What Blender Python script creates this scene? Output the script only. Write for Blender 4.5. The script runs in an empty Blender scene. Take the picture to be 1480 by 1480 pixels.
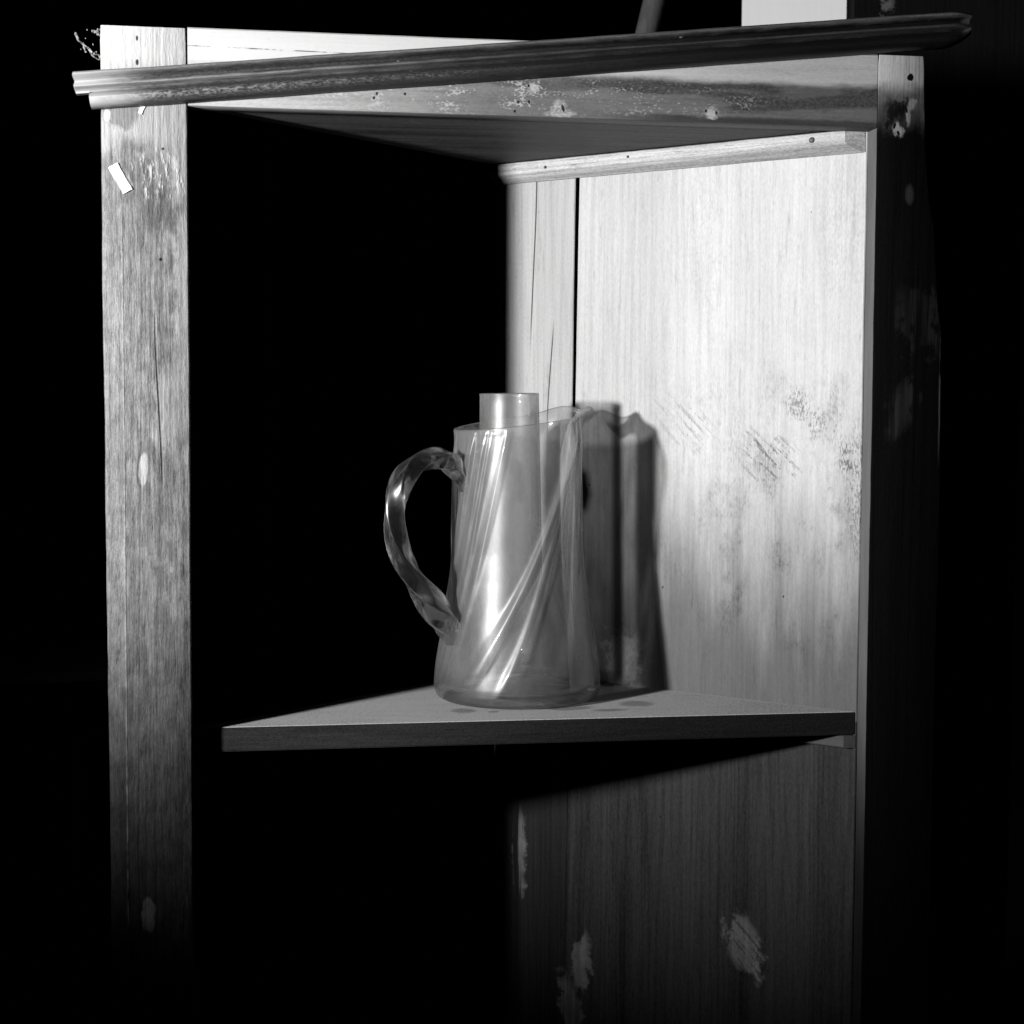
import bpy, bmesh, math, random
from mathutils import Vector, Matrix
random.seed(7)
sc = bpy.context.scene
COL = sc.collection
R = math.radians

# ------------------------------------------------------------------ camera
cd = bpy.data.cameras.new('camera')
cam = bpy.data.objects.new('camera', cd)
COL.objects.link(cam)
sc.camera = cam
YAW, PIT, ROL = 0.15638985, -0.06316324, 0.00485162
fw = Vector((math.sin(YAW)*math.cos(PIT), math.cos(YAW)*math.cos(PIT), math.sin(PIT)))
rt = Vector((math.cos(YAW), -math.sin(YAW), 0))
up = rt.cross(fw)
rt, up = rt*math.cos(ROL)+up*math.sin(ROL), up*math.cos(ROL)-rt*math.sin(ROL)
m = Matrix((rt, up, -fw)).transposed().to_4x4()
m.translation = (-0.2415131, -1.37358013, 0.2688681)
cam.matrix_world = m
cd.sensor_width = 56.0
cd.sensor_fit = 'HORIZONTAL'
cd.lens = 56.0*2400/1480
cd.clip_start = 0.02
cd.clip_end = 50
cd.dof.use_dof = True
cd.dof.focus_distance = 1.46
cd.dof.aperture_fstop = 22

# ------------------------------------------------------------------ world, lamp, exposure
w = bpy.data.worlds.new('World')
sc.world = w
w.use_nodes = True
w.node_tree.nodes['Background'].inputs[0].default_value = (1, 1, 1, 1)
w.node_tree.nodes['Background'].inputs[1].default_value = 0.0005
ld = bpy.data.lights.new('studio_lamp', 'SPOT')
lamp = bpy.data.objects.new('studio_lamp', ld)
COL.objects.link(lamp)
lamp.location = (-1.2283, -0.84, 0.3948)
aim = Vector((0.05, 0.2, 0.42))
lamp.rotation_euler = (aim-lamp.location).to_track_quat('-Z', 'Y').to_euler()
ld.energy = 150
ld.spot_size = R(52)
ld.spot_blend = 1.0
ld.shadow_soft_size = 0.044
ld.color = (1, 1, 1)
sc.view_settings.view_transform = 'Standard'
sc.view_settings.look = 'None'
sc.view_settings.exposure = 0
sc.view_settings.gamma = 1
cy = sc.cycles
cy.max_bounces = 24
cy.transparent_max_bounces = 32
cy.transmission_bounces = 16
cy.glossy_bounces = 6
cy.diffuse_bounces = 0
cy.caustics_reflective = False
cy.caustics_refractive = False
cy.use_denoising = True
cy.denoising_prefilter = 'ACCURATE'
cy.sample_clamp_indirect = 2.0

# ------------------------------------------------------------------ node helper (grey values throughout: a black and white photograph)
class G:
    def __init__(s, name):
        s.mat = bpy.data.materials.new(name)
        s.mat.use_nodes = True
        s.t = s.mat.node_tree
        s.n = s.t.nodes
        s.n.clear()
        s.out = s.n.new('ShaderNodeOutputMaterial')
        s.co = s.n.new('ShaderNodeTexCoord').outputs['Object']
        sp = s.n.new('ShaderNodeSeparateXYZ')
        s.t.links.new(s.co, sp.inputs[0])
        s.x, s.y, s.z = sp.outputs
    def put(s, sock, v):
        if hasattr(v, 'is_linked'):
            s.t.links.new(v, sock)
        elif sock.type == 'RGBA' and not isinstance(v, tuple):
            sock.default_value = (v, v, v, 1)
        else:
            sock.default_value = v
    def math(s, op, a, b=0.0, c=0.0, clamp=False):
        k = s.n.new('ShaderNodeMath')
        k.operation = op
        k.use_clamp = clamp
        s.put(k.inputs[0], a)
        s.put(k.inputs[1], b)
        s.put(k.inputs[2], c)
        return k.outputs[0]
    def add(s, a, b): return s.math('ADD', a, b)
    def sub(s, a, b): return s.math('SUBTRACT', a, b)
    def mul(s, a, b): return s.math('MULTIPLY', a, b)
    def mx(s, a, b): return s.math('MAXIMUM', a, b)
    def mix(s, f, a, b):
        k = s.n.new('ShaderNodeMix')
        k.data_type = 'FLOAT'
        k.clamp_factor = True
        s.put(k.inputs[0], f)
        s.put(k.inputs[2], a)
        s.put(k.inputs[3], b)
        return k.outputs[0]
    def ramp(s, v, a, b, lo=0.0, hi=1.0):
        k = s.n.new('ShaderNodeMapRange')
        k.interpolation_type = 'SMOOTHSTEP'
        s.put(k.inputs[0], v)
        for i, q in enumerate((a, b, lo, hi)):
            s.put(k.inputs[i+1], q)
        return k.outputs[0]
    def vec(s, sx, sy, sz, off=(0, 0, 0)):
        k = s.n.new('ShaderNodeMapping')
        s.t.links.new(s.co, k.inputs[0])
        k.inputs['Scale'].default_value = (sx, sy, sz)
        k.inputs['Location'].default_value = off
        return k.outputs[0]
    def noise(s, vec, scale=1.0, detail=3.0, rough=0.55, dist=0.0):
        k = s.n.new('ShaderNodeTexNoise')
        s.t.links.new(vec, k.inputs['Vector'])
        k.inputs['Scale'].default_value = scale
        k.inputs['Detail'].default_value = detail
        k.inputs['Roughness'].default_value = rough
        k.inputs['Distortion'].default_value = dist
        return k.outputs[0]
    def holes(s, vec, scale, size, keep):
        k = s.n.new('ShaderNodeTexVoronoi')
        s.t.links.new(vec, k.inputs['Vector'])
        k.inputs['Scale'].default_value = scale
        a = s.ramp(k.outputs['Distance'], size*0.7, size, 1, 0)
        sp = s.n.new('ShaderNodeSeparateXYZ')
        s.t.links.new(k.outputs['Color'], sp.inputs[0])
        return s.mul(a, s.math('GREATER_THAN', sp.outputs[0], 1-keep))
    def patch(s, u, v, cu, cv, ru, rv, rot=0.0, soft=0.35, wob=None, amp=0.0):
        du, dv = s.sub(u, cu), s.sub(v, cv)
        if wob is not None and amp:
            du = s.add(du, s.mul(s.sub(wob, 0.5), amp))
            dv = s.add(dv, s.mul(s.sub(wob, 0.45), amp*1.3))
        c, n = math.cos(rot), math.sin(rot)
        a = s.add(s.mul(du, c/ru), s.mul(dv, n/ru))
        b = s.add(s.mul(du, -n/rv), s.mul(dv, c/rv))
        q = s.add(s.mul(a, a), s.mul(b, b))
        return s.ramp(q, 1-soft, 1+soft, 1, 0)
    def grain(s, axis, seed, rings=150.0, fibre=1.0):
        """returns (tone around 0, height) for wood whose fibres run along axis"""
        st = {'x': (0.035, 1, 1), 'y': (1, 0.035, 1), 'z': (1, 1, 0.035)}[axis]
        off = (seed*1.37, seed*0.71, seed*2.3)
        v = s.vec(*st, off=off)
        n1 = s.noise(v, 520, 4, 0.6)
        n2 = s.noise(v, 110, 5, 0.65)
        n3 = s.noise(v, 18, 3, 0.5, 0.6)
        n4 = s.noise(s.vec(*[0.35 if q < 1 else 1 for q in st], off=off), 850, 2, 0.7)
        tick = s.ramp(s.noise(s.vec(*[0.12 if q < 1 else 1 for q in st], off=(seed, 3, seed)), 330, 3, 0.7), 0.6, 0.72)
        across = s.x if axis in 'zy' else s.z
        ph = s.add(s.mul(across, rings*4.0), s.mul(n3, 55.0))
        ring = s.math('SINE', s.add(ph, s.mul(n2, 3.0)))
        ring = s.mul(s.math('POWER', s.math('ABSOLUTE', s.add(s.mul(ring, 0.5), 0.5)), 3.0), 1.0)
        tone = s.add(s.add(s.mul(s.sub(n1, 0.5), 1.0*fibre), s.mul(s.sub(n2, 0.5), 0.9)), s.add(s.mul(ring, -0.22), s.mul(s.sub(n3, 0.5), 0.9)))
        tone = s.add(tone, s.sub(s.mul(s.sub(n4, 0.5), 1.3), s.mul(tick, 0.45)))
        return tone, s.add(n1, s.mul(ring, -0.35)), n2, n3
    def surf(s, col, rough=0.6, spec=0.3, height=None, bump=0.3, dist=0.0006):
        b = s.n.new('ShaderNodeBsdfPrincipled')
        s.put(b.inputs['Base Color'], col)
        s.put(b.inputs['Roughness'], rough)
        s.put(b.inputs['Specular IOR Level'], spec)
        if height is not None:
            k = s.n.new('ShaderNodeBump')
            k.inputs['Strength'].default_value = bump
            k.inputs['Distance'].default_value = dist
            s.put(k.inputs['Height'], height)
            s.t.links.new(k.outputs[0], b.inputs['Normal'])
        s.t.links.new(b.outputs[0], s.out.inputs[0])
        return s.mat

# ------------------------------------------------------------------ materials
def mat_plain(name, col, seed=1.0, axis='z', amount=0.4, rough=0.65, spec=0.25, bump=0.3, rings=130):
    g = G(name)
    tone, h, n2, n3 = g.grain(axis, seed, rings)
    return g.surf(g.mul(col, g.mx(g.add(1.0, g.mul(tone, amount)), 0.15)), rough, spec, h, bump)

def mat_panel():
    """bare softwood back boards: pale above, stained by damp below a ragged tide line, brown below the shelf"""
    g = G('bare_softwood_back')
    tone, h, n2, n3 = g.grain('z', 3.0, 165)
    wob = g.noise(g.vec(1, 1, 1), 70, 5, 0.65)
    big = g.noise(g.vec(1, 1, 0.25, (4, 1, 7)), 16, 4, 0.6)
    streak = g.noise(g.vec(1, 1, 0.08, (1, 5, 2)), 60, 4, 0.6)
    fine = g.noise(g.vec(1, 1, 0.3, (1, 5, 2)), 700, 2, 0.6)
    col = g.mul(0.71, g.add(1.0, g.mul(tone, 0.34)))
    col = g.mul(col, g.add(1.0, g.mul(g.sub(big, 0.5), 0.3)))
    # slightly greyer towards the seam, a soft vertical colour step
    col = g.mul(col, g.ramp(g.add(g.x, g.mul(n3, 0.02)), 0.18, 0.225, 1.0, 0.85))
    col = g.mul(col, g.ramp(g.x, 0.298, 0.304, 1.0, 0.84))
    # tide line of damp
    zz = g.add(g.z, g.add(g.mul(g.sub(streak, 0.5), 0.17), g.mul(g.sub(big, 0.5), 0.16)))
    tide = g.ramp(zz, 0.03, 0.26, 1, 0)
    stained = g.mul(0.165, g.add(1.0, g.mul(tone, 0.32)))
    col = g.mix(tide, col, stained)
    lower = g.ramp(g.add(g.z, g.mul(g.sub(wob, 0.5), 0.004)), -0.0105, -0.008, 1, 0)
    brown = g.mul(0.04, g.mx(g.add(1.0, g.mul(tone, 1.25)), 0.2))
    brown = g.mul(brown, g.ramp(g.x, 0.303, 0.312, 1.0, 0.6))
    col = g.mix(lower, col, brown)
    # scuffs and smudges
    rub = g.ramp(g.add(fine, g.mul(g.sub(wob, 0.5), 0.6)), 0.44, 0.6)
    hatchv = g.n.new('ShaderNodeMapping')
    g.t.links.new(g.co, hatchv.inputs[0])
    hatchv.inputs['Rotation'].default_value = (0, R(-46), 0)
    hat2 = g.n.new('ShaderNodeMapping')
    g.t.links.new(hatchv.outputs[0], hat2.inputs[0])
    hat2.inputs['Scale'].default_value = (1, 1, 0.09)
    hat = g.ramp(g.add(g.noise(hat2.outputs[0], 260, 3, 0.6), g.mul(g.sub(fine, 0.5), 0.45)), 0.5, 0.62)
    def dark(mask, k, tex):
        return g.mul(g.mul(mask, tex), k)
    marks = dark(g.patch(g.x, g.z, 0.061, 0.275, 0.014, 0.013, 0.3, 0.95, wob, 0.04), 0.6, rub)
    marks = g.mx(marks, dark(g.patch(g.x, g.z, 0.09, 0.226, 0.028, 0.02, 0.2, 0.95, wob, 0.045), 0.72, hat))
    marks = g.mx(marks, dark(g.patch(g.x, g.z, 0.043, 0.258, 0.009, 0.014, 0.5, 0.95, wob, 0.045), 0.6, rub))
    marks = g.mx(marks, dark(g.patch(g.x, g.z, 0.012, 0.226, 0.012, 0.018, -0.2, 0.95, wob, 0.035), 0.7, rub))
    marks = g.mx(marks, dark(g.patch(g.x, g.z, 0.004, 0.2, 0.011, 0.06, 0, 0.9, wob, 0.02), 0.5, rub))
    marks = g.mx(marks, dark(g.patch(g.x, g.z, 0.178, 0.26, 0.03, 0.022, 0.5, 0.95, wob, 0.06), 0.35, hat))
    marks = g.mx(marks, dark(g.patch(g.x, g.z, 0.125, 0.235, 0.01, 0.04, 0, 0.95, wob, 0.04), 0.2, rub))
    marks = g.mx(marks, dark(g.patch(g.x, g.z, 0.025, 0.43, 0.02, 0.06, 0, 0.95, wob, 0.05), 0.13, rub))
    marks = g.mx(marks, dark(g.patch(g.x, g.z, 0.16, 0.43, 0.02, 0.07, 0, 0.95, wob, 0.05), 0.1, rub))
    mott = g.noise(g.vec(1, 1, 0.5, (8, 1, 3)), 26, 6, 0.72)
    area = g.mul(g.ramp(g.x, 0.3, 0.06), g.mul(g.ramp(g.z, 0.36, 0.24), g.ramp(g.z, 0.0, 0.1)))
    marks = g.mx(marks, g.mul(g.mul(area, g.ramp(mott, 0.47, 0.68)), g.mul(g.add(rub, 0.55), 0.42)))
    marks = g.mx(marks, g.mul(g.ramp(g.noise(g.vec(1, 1, 0.12, (3, 9, 3)), 130, 5, 0.7), 0.56, 0.74), 0.3))
    marks = g.mx(marks, g.mul(g.holes(g.vec(1, 1, 0.7), 95, 0.1, 0.06), 0.85))
    col = g.mul(col, g.sub(1.0, marks))
    # pale block low behind the jug
    col = g.mix(g.mul(g.patch(g.x, g.z, 0.243, 0.026, 0.02, 0.03, 0.3, 0.8, wob, 0.06), g.mul(g.ramp(fine, 0.2, 0.75, 0.4, 1.0), 0.6)), col, g.mul(0.62, g.add(0.6, wob)))
    # gouges that show fresh wood, low on the boards
    gz = g.patch(g.x, g.z, 0.2885, -0.283, 0.0105, 0.03, 0.12, 0.5, wob, 0.03)
    gz = g.mx(gz, g.mul(g.patch(g.x, g.z, 0.301, -0.335, 0.012, 0.036, -0.25, 0.5, wob, 0.04), g.ramp(streak, 0.35, 0.6, 0.2, 0.9)))
    gz = g.mx(gz, g.mul(g.patch(g.x, g.z, 0.1085, -0.229, 0.018, 0.028, -0.4, 0.5, wob, 0.055), g.ramp(hat, 0.0, 1.0, 1.0, 0.35)))
    gz = g.mx(gz, g.mul(g.patch(g.x, g.z, 0.366, -0.186, 0.008, 0.042, 0.0, 0.8, wob, 0.02), g.ramp(n2, 0.5, 0.58)))
    col = g.mix(gz, col, g.mul(g.add(0.03, g.mul(n2, 0.34)), g.add(0.3, g.mul(wob, 1.5))))
    # shrinkage cracks in the narrow board
    cx = g.add(g.sub(g.x, g.mix(g.ramp(g.z, 0.3, 0.5), 0.3562, 0.349)), g.mul(g.sub(n3, 0.5), 0.004))
    ck = g.mul(g.ramp(g.math('ABSOLUTE', cx), 0.0004, 0.0011, 1, 0), g.ramp(g.z, 0.31, 0.37))
    c2 = g.add(g.sub(g.x, g.mix(g.ramp(g.z, 0.25, 0.37), 0.3345, 0.3275)), g.mul(g.sub(n3, 0.5), 0.003))
    ck = g.mx(ck, g.mul(g.ramp(g.math('ABSOLUTE', c2), 0.0003, 0.001, 1, 0), g.mul(g.ramp(g.z, 0.36, 0.33), g.ramp(g.z, 0.2, 0.24))))
    col = g.mix(g.mul(ck, 0.93), col, 0.02)
    hh = g.sub(g.sub(h, g.mul(ck, 6.0)), g.mul(gz, 1.5))
    return g.surf(g.mx(col, 0.01), 0.62, 0.25, hh, 0.25)

def mat_stile_left():
    """worn painted post, bare above the old cornice line"""
    g = G('worn_grey_post')
    tone, h, n2, n3 = g.grain('z', 8.0, 120)
    wob = g.noise(g.vec(1, 1, 0.6), 85, 5, 0.65)
    fl = g.noise(g.vec(1, 1, 0.3, (2, 2, 5)), 190, 4, 0.6)
    big = g.noise(g.vec(1, 1, 0.3, (7, 2, 5)), 22, 4, 0.6)
    old = g.mul(0.2, g.add(1.0, g.mul(tone, 0.7)))
    crk = g.noise(g.vec(1, 1, 0.16, (2, 7, 5)), 260, 4, 0.75)
    old = g.mul(old, g.ramp(crk, 0.36, 0.46, 0.55, 1.0))
    old = g.mul(old, g.ramp(crk, 0.56, 0.68, 1.0, 1.45))
    old = g.mul(old, g.add(1.0, g.mul(g.sub(big, 0.5), 1.5)))
    old = g.mul(old, g.ramp(wob, 0.36, 0.6, 0.78, 1.16))
    old = g.mul(old, g.ramp(g.add(fl, 0.0), 0.38, 0.64, 0.88, 1.14))
    old = g.mul(old, g.ramp(g.z, -0.1, 0.17, 0.27, 1.0))  # lamp's fall-off towards the foot deepened in the paint colour
    # paler, rubbed right half and edges
    rub = g.ramp(g.add(g.x, g.mul(g.sub(wob, 0.5), 0.035)), -0.306, -0.297)
    rub = g.mul(rub, g.ramp(g.add(g.z, g.mul(g.sub(big, 0.5), 0.3)), 0.22, 0.4))
    old = g.mix(g.mul(rub, 0.6), old, 0.48)
    old = g.mix(g.mul(g.patch(g.x, g.z, -0.306, 0.27, 0.012, 0.034, -0.1, 0.9, wob, 0.06), g.add(0.1, g.mul(fl, 0.8))), old, 0.42)
    bare = g.mul(0.4, g.add(1.0, g.mul(tone, 0.22)))
    zb = g.add(g.z, g.add(g.mul(g.sub(wob, 0.5), 0.035), g.mul(g.x, -0.55)))
    bm = g.ramp(g.add(zb, g.mul(g.ramp(g.x, -0.345, -0.3, 0, 1), 0.03)), 0.655, 0.678)
    col = g.mix(bm, old, bare)
    white = g.mul(0.6, g.add(1.0, g.mul(tone, 0.1)))
    col = g.mix(g.ramp(g.add(g.z, g.mul(wob, 0.012)), 0.532, 0.556), col, white)
    # flaking ridge of paint under the bare part
    fk = g.mul(g.patch(g.x, g.z, -0.313, 0.455, 0.022, 0.018, 0, 0.7, wob, 0.02), g.ramp(fl, 0.5, 0.6))
    col = g.mix(g.mul(fk, 0.8), col, 0.65)
    dk = g.patch(g.x, g.z, -0.3125, 0.4265, 0.016, 0.016, 0, 0.8, fl, 0.05)
    col = g.mul(col, g.sub(1.0, g.mul(dk, 0.42)))
    dk = g.patch(g.x, g.z, -0.343, 0.505, 0.012, 0.015, 0.5, 0.4, wob, 0.035)
    col = g.mul(col, g.sub(1.0, g.mul(dk, 0.5)))
    col = g.mix(g.patch(g.x, g.z, -0.3525, 0.5, 0.0026, 0.005, 0, 0.5, wob, 0.008), col, 0.55)
    # long split, knots showing pale, nail holes
    lx = g.add(g.sub(g.x, g.mix(g.ramp(g.z, 0.2, 0.34), -0.3115, -0.3165)), g.mul(g.sub(n3, 0.5), 0.006))
    ck = g.mul(g.ramp(g.math('ABSOLUTE', lx), 0.0003, 0.0011, 1, 0), g.mul(g.ramp(g.z, 0.2, 0.24), g.ramp(g.z, 0.35, 0.31)))
    l2 = g.add(g.sub(g.x, -0.3425), g.mul(g.sub(n3, 0.5), 0.005))
    lt = g.mul(g.ramp(g.math('ABSOLUTE', l2), 0.0002, 0.0009, 1, 0), g.ramp(g.z, 0.43, 0.4))
    col = g.mix(g.mul(g.mul(lt, g.ramp(fl, 0.4, 0.6)), 0.4), col, 0.5)
    col = g.mix(g.mul(ck, 0.75), col, 0.05)
    kn = g.patch(g.x, g.z, -0.3272, 0.217, 0.0036, 0.0135, -0.06, 0.25, wob, 0.003)
    ks = g.patch(g.x, g.z, -0.3292, 0.217, 0.0036, 0.0145, -0.06, 0.25, wob, 0.003)
    col = g.mix(g.mul(ks, 0.7), col, 0.06)
    col = g.mix(kn, col, g.mul(0.5, g.add(0.35, fl)))
    low = g.patch(g.x, g.z, -0.3265, -0.15, 0.0058, 0.0155, 0.0, 0.3, wob, 0.012)
    col = g.mix(g.mul(low, 0.8), col, g.mul(0.7, wob))
    hol = g.patch(g.x, g.z, -0.329, 0.5605, 0.0009, 0.0022, 0, 0.3)
    hol = g.mx(hol, g.patch(g.x, g.z, -0.3291, 0.5416, 0.0012, 0.0024, 0, 0.3))
    hol = g.mx(hol, g.patch(g.x, g.z, -0.3095, 0.474, 0.0011, 0.0011, 0, 0.3))
    hol = g.mx(hol, g.patch(g.x, g.z, -0.312, 0.386, 0.0014, 0.0014, 0, 0.3))
    col = g.mix(hol, col, 0.01)
    hh = g.add(g.add(h, g.mul(g.add(fl, crk), 1.8)), g.mul(g.mx(fk, lt), 1.2))
    hh = g.sub(hh, g.mul(ck, 4.0))
    return g.surf(g.mx(col, 0.008), 0.5, 0.4, hh, 0.5, 0.0009)

def mat_stile_right():
    g = G('black_painted_post')
    tone, h, n2, n3 = g.grain('z', 5.0, 120)
    wob = g.noise(g.vec(1, 1, 0.6), 85, 5, 0.65)
    paint = g.mul(0.0045, g.add(1.0, g.mul(tone, 0.8)))
    smear = g.mul(g.patch(g.x, g.z, 0.335, 0.35, 0.02, 0.03, 0.6, 0.95, wob, 0.08), g.mul(g.ramp(n2, 0.35, 0.65), 0.022))
    smear = g.mx(smear, g.mul(g.patch(g.x, g.z, 0.318, 0.275, 0.012, 0.022, -0.4, 0.95, wob, 0.07), g.mul(g.ramp(n2, 0.35, 0.65), 0.028)))
    smear = g.mx(smear, g.mul(g.patch(g.x, g.z, 0.3205, 0.4535, 0.004, 0.008, 0, 0.8, wob, 0.004), 0.03))
    paint = g.add(paint, smear)
    edge = g.mul(g.patch(g.x, g.z, 0.3515, 0.3, 0.0016, 0.07, 0, 0.5, wob, 0.004), g.ramp(n2, 0.5, 0.6))
    paint = g.mix(g.mul(edge, 0.6), paint, 0.2)
    bare = g.mul(0.52, g.add(1.0, g.mul(tone, 0.4)))
    bm = g.ramp(g.add(g.z, g.mul(g.sub(wob, 0.5), 0.02)), 0.5355, 0.552)
    grey = g.ramp(g.add(g.z, g.mul(g.sub(wob, 0.5), 0.03)), 0.5, 0.54)
    col = g.mix(grey, paint, g.mul(0.13, g.add(0.4, wob)))
    col = g.mix(bm, col, bare)
    dk = g.patch(g.x, g.z, 0.307, 0.527, 0.012, 0.009, 0, 0.9, wob, 0.04)
    col = g.mul(col, g.sub(1.0, g.mul(dk, 0.9)))
    chip = g.patch(g.x, g.z, 0.3178, 0.5205, 0.0019, 0.0085, 0, 0.8, wob, 0.0075)
    chip = g.mx(chip, g.patch(g.x, g.z, 0.3092, 0.5085, 0.0035, 0.006, 0.5, 0.8, wob, 0.015))
    chip = g.mx(chip, g.patch(g.x, g.z, 0.3205, 0.531, 0.003, 0.004, 0.5, 0.8, wob, 0.015))
    col = g.mix(g.mul(chip, g.ramp(n2, 0.3, 0.6, 0.3, 0.9)), col, 0.5)
    hol = g.patch(g.x, g.z, 0.316, 0.525, 0.001, 0.003, 0.2, 0.3)
    hol = g.mx(hol, g.patch(g.x, g.z, 0.3055, 0.511, 0.0011, 0.0028, -0.3, 0.3))
    hol = g.mx(hol, g.patch(g.x, g.z, 0.2985, 0.5095, 0.001, 0.002, 0, 0.3))
    hol = g.mx(hol, g.patch(g.x, g.z, 0.319, 0.5525, 0.0026, 0.003, 0.3, 0.3, wob, 0.004))
    hol = g.mx(hol, g.patch(g.x, g.z, 0.309, 0.505, 0.0012, 0.0022, 0.4, 0.3))
    col = g.mix(hol, col, 0.006)
    # the inner edge of the post was never painted black
    side = g.ramp(g.add(g.y, g.mul(g.sub(wob, 0.5), 0.002)), 0.0008, 0.0018)
    inner = g.mul(0.15, g.add(1.0, g.mul(g.sub(g.noise(g.vec(1, 0.6, 0.12), 30, 4, 0.7), 0.5), 1.6)))
    inner = g.mul(inner, g.ramp(g.z, -0.16, 0.04, 0.2, 1.0))
    col = g.mix(side, col, inner)
    return g.surf(g.mx(col, 0.002), 0.6, 0.06, g.add(h, g.mul(wob, 0.8)), 0.4, 0.0008)

def mat_rail():
    g = G('rail_with_bare_band')
    tone, h, n2, n3 = g.grain('x', 2.0, 110)
    wob = g.noise(g.vec(0.4, 1, 1), 80, 5, 0.65)
    fine = g.noise(g.vec(0.6, 1, 1), 650, 3, 0.6)
    wav = g.noise(g.vec(0.22, 1, 1, (3, 4, 1)), 30, 3, 0.6, 0.5)
    left = g.ramp(g.add(g.x, g.mul(g.sub(wob, 0.5), 0.12)), -0.24, -0.02, 1, 0)
    lb = g.ramp(g.add(g.x, g.mul(g.sub(wob, 0.5), 0.12)), -0.06, 0.2, 1, 0)
    bare = g.mul(g.mix(lb, 0.56, 0.7), g.add(1.0, g.mul(tone, g.mix(lb, 0.34, 0.1))))
    body = g.mul(g.mix(left, 0.2, 0.5), g.add(1.0, g.mul(tone, 0.5)))
    body = g.mul(body, g.ramp(g.x, 0.02, 0.2, 1.0, 0.8))
    zb = g.add(g.z, g.add(g.mul(g.sub(wob, 0.5), 0.008), g.mul(g.sub(wav, 0.5), 0.006)))
    band = g.ramp(zb, 0.5405, 0.5475)
    # dark dirty stripe just below the bare band, running into waves to the right
    zs = g.add(g.z, g.add(g.mul(g.sub(wav, 0.5), 0.05), g.mul(g.sub(wob, 0.5), 0.012)))
    zl = g.mix(g.ramp(g.x, 0.0, 0.2), 0.5375, 0.5345)
    hw = g.mix(g.ramp(g.x, 0.0, 0.12), 0.007, 0.0115)
    st = g.ramp(g.math('DIVIDE', g.math('ABSOLUTE', g.sub(zs, zl)), hw), 0.55, 1.05, 1, 0)
    lanes = g.noise(g.vec(0.05, 1, 1, (5, 1, 9)), 190, 4, 0.6, 0.4)
    st = g.mul(g.mul(st, g.ramp(g.add(g.x, g.mul(g.sub(wob, 0.5), 0.2)), -0.12, 0.1)), g.ramp(lanes, 0.3, 0.5, 0.35, 1.0))
    st = g.mul(st, g.ramp(fine, 0.3, 0.68, 1.0, 0.5))
    col = g.mix(g.mul(st, 0.9), body, 0.035)
    bot = g.ramp(g.add(g.z, g.mul(g.sub(wob, 0.5), 0.006)), 0.5125, 0.5155, 1, 0)
    col = g.mul(col, g.sub(1.0, g.mul(g.mul(bot, g.ramp(g.x, 0.02, 0.12)), 0.6)))
    # scraped whitish bits and chips
    scr = g.ramp(g.add(wob, g.mul(g.sub(fine, 0.5), 0.9)), 0.58, 0.72)
    scr = g.mul(scr, g.patch(g.x, g.z, -0.06, 0.526, 0.22, 0.016, 0, 0.9))
    col = g.mix(g.mul(scr, 0.75), col, 0.62)
    col = g.mix(band, col, bare)
    ch = g.patch(g.x, g.z, 0.012, 0.518, 0.0055, 0.005, 0, 0.8, wob, 0.0216)
    ch = g.mx(ch, g.patch(g.x, g.z, 0.014, 0.5128, 0.012, 0.0022, 0, 0.8, wob, 0.0108))
    ch = g.mx(ch, g.patch(g.x, g.z, -0.0075, 0.5345, 0.0045, 0.0035, 0, 0.8, wob, 0.0108))
    ch = g.mx(ch, g.patch(g.x, g.z, 0.146, 0.519, 0.004, 0.005, 0.7, 0.8, wob, 0.018000000000000002))
    col = g.mix(g.mul(g.mul(ch, 0.85), g.ramp(g.add(wob, fine), 0.8, 1.15, 0.25, 1.0)), col, 0.6)
    sp = g.holes(g.vec(1, 1, 1, (2, 0, 0)), 120, 0.13, 0.07)
    col = g.mix(g.mul(sp, 0.6), col, 0.6)
    hol = g.patch(g.x, g.z, 0.0165, 0.5165, 0.0012, 0.003, 0.3, 0.3)
    for hx, hz in ((-0.0125, 0.534), (-0.138, 0.5235), (-0.1405, 0.52), (-0.115, 0.524), (0.139, 0.5185), (0.148, 0.517), (-0.021, 0.5205), (-0.012, 0.521), (-0.024, 0.513)):
        hol = g.mx(hol, g.patch(g.x, g.z, hx, hz, 0.0011, 0.0012, 0, 0.3))
    # hairline checks along the top left
    hl = g.add(g.sub(g.z, 0.553), g.add(g.mul(g.sub(n3, 0.5), 0.012), g.mul(g.x, 0.012)))
    hl = g.mul(g.mul(g.ramp(g.math('ABSOLUTE', hl), 0.0001, 0.0006, 1, 0), g.ramp(wob, 0.45, 0.55)), g.ramp(g.x, -0.06, -0.12))
    col = g.mix(g.mul(g.mx(hol, hl), 0.95), col, 0.015)
    hh = g.sub(g.add(h, g.mul(wob, 0.9)), g.mul(hol, 3.0))
    return g.surf(g.mx(col, 0.008), 0.55, 0.35, hh, 0.35, 0.0008)

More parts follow.
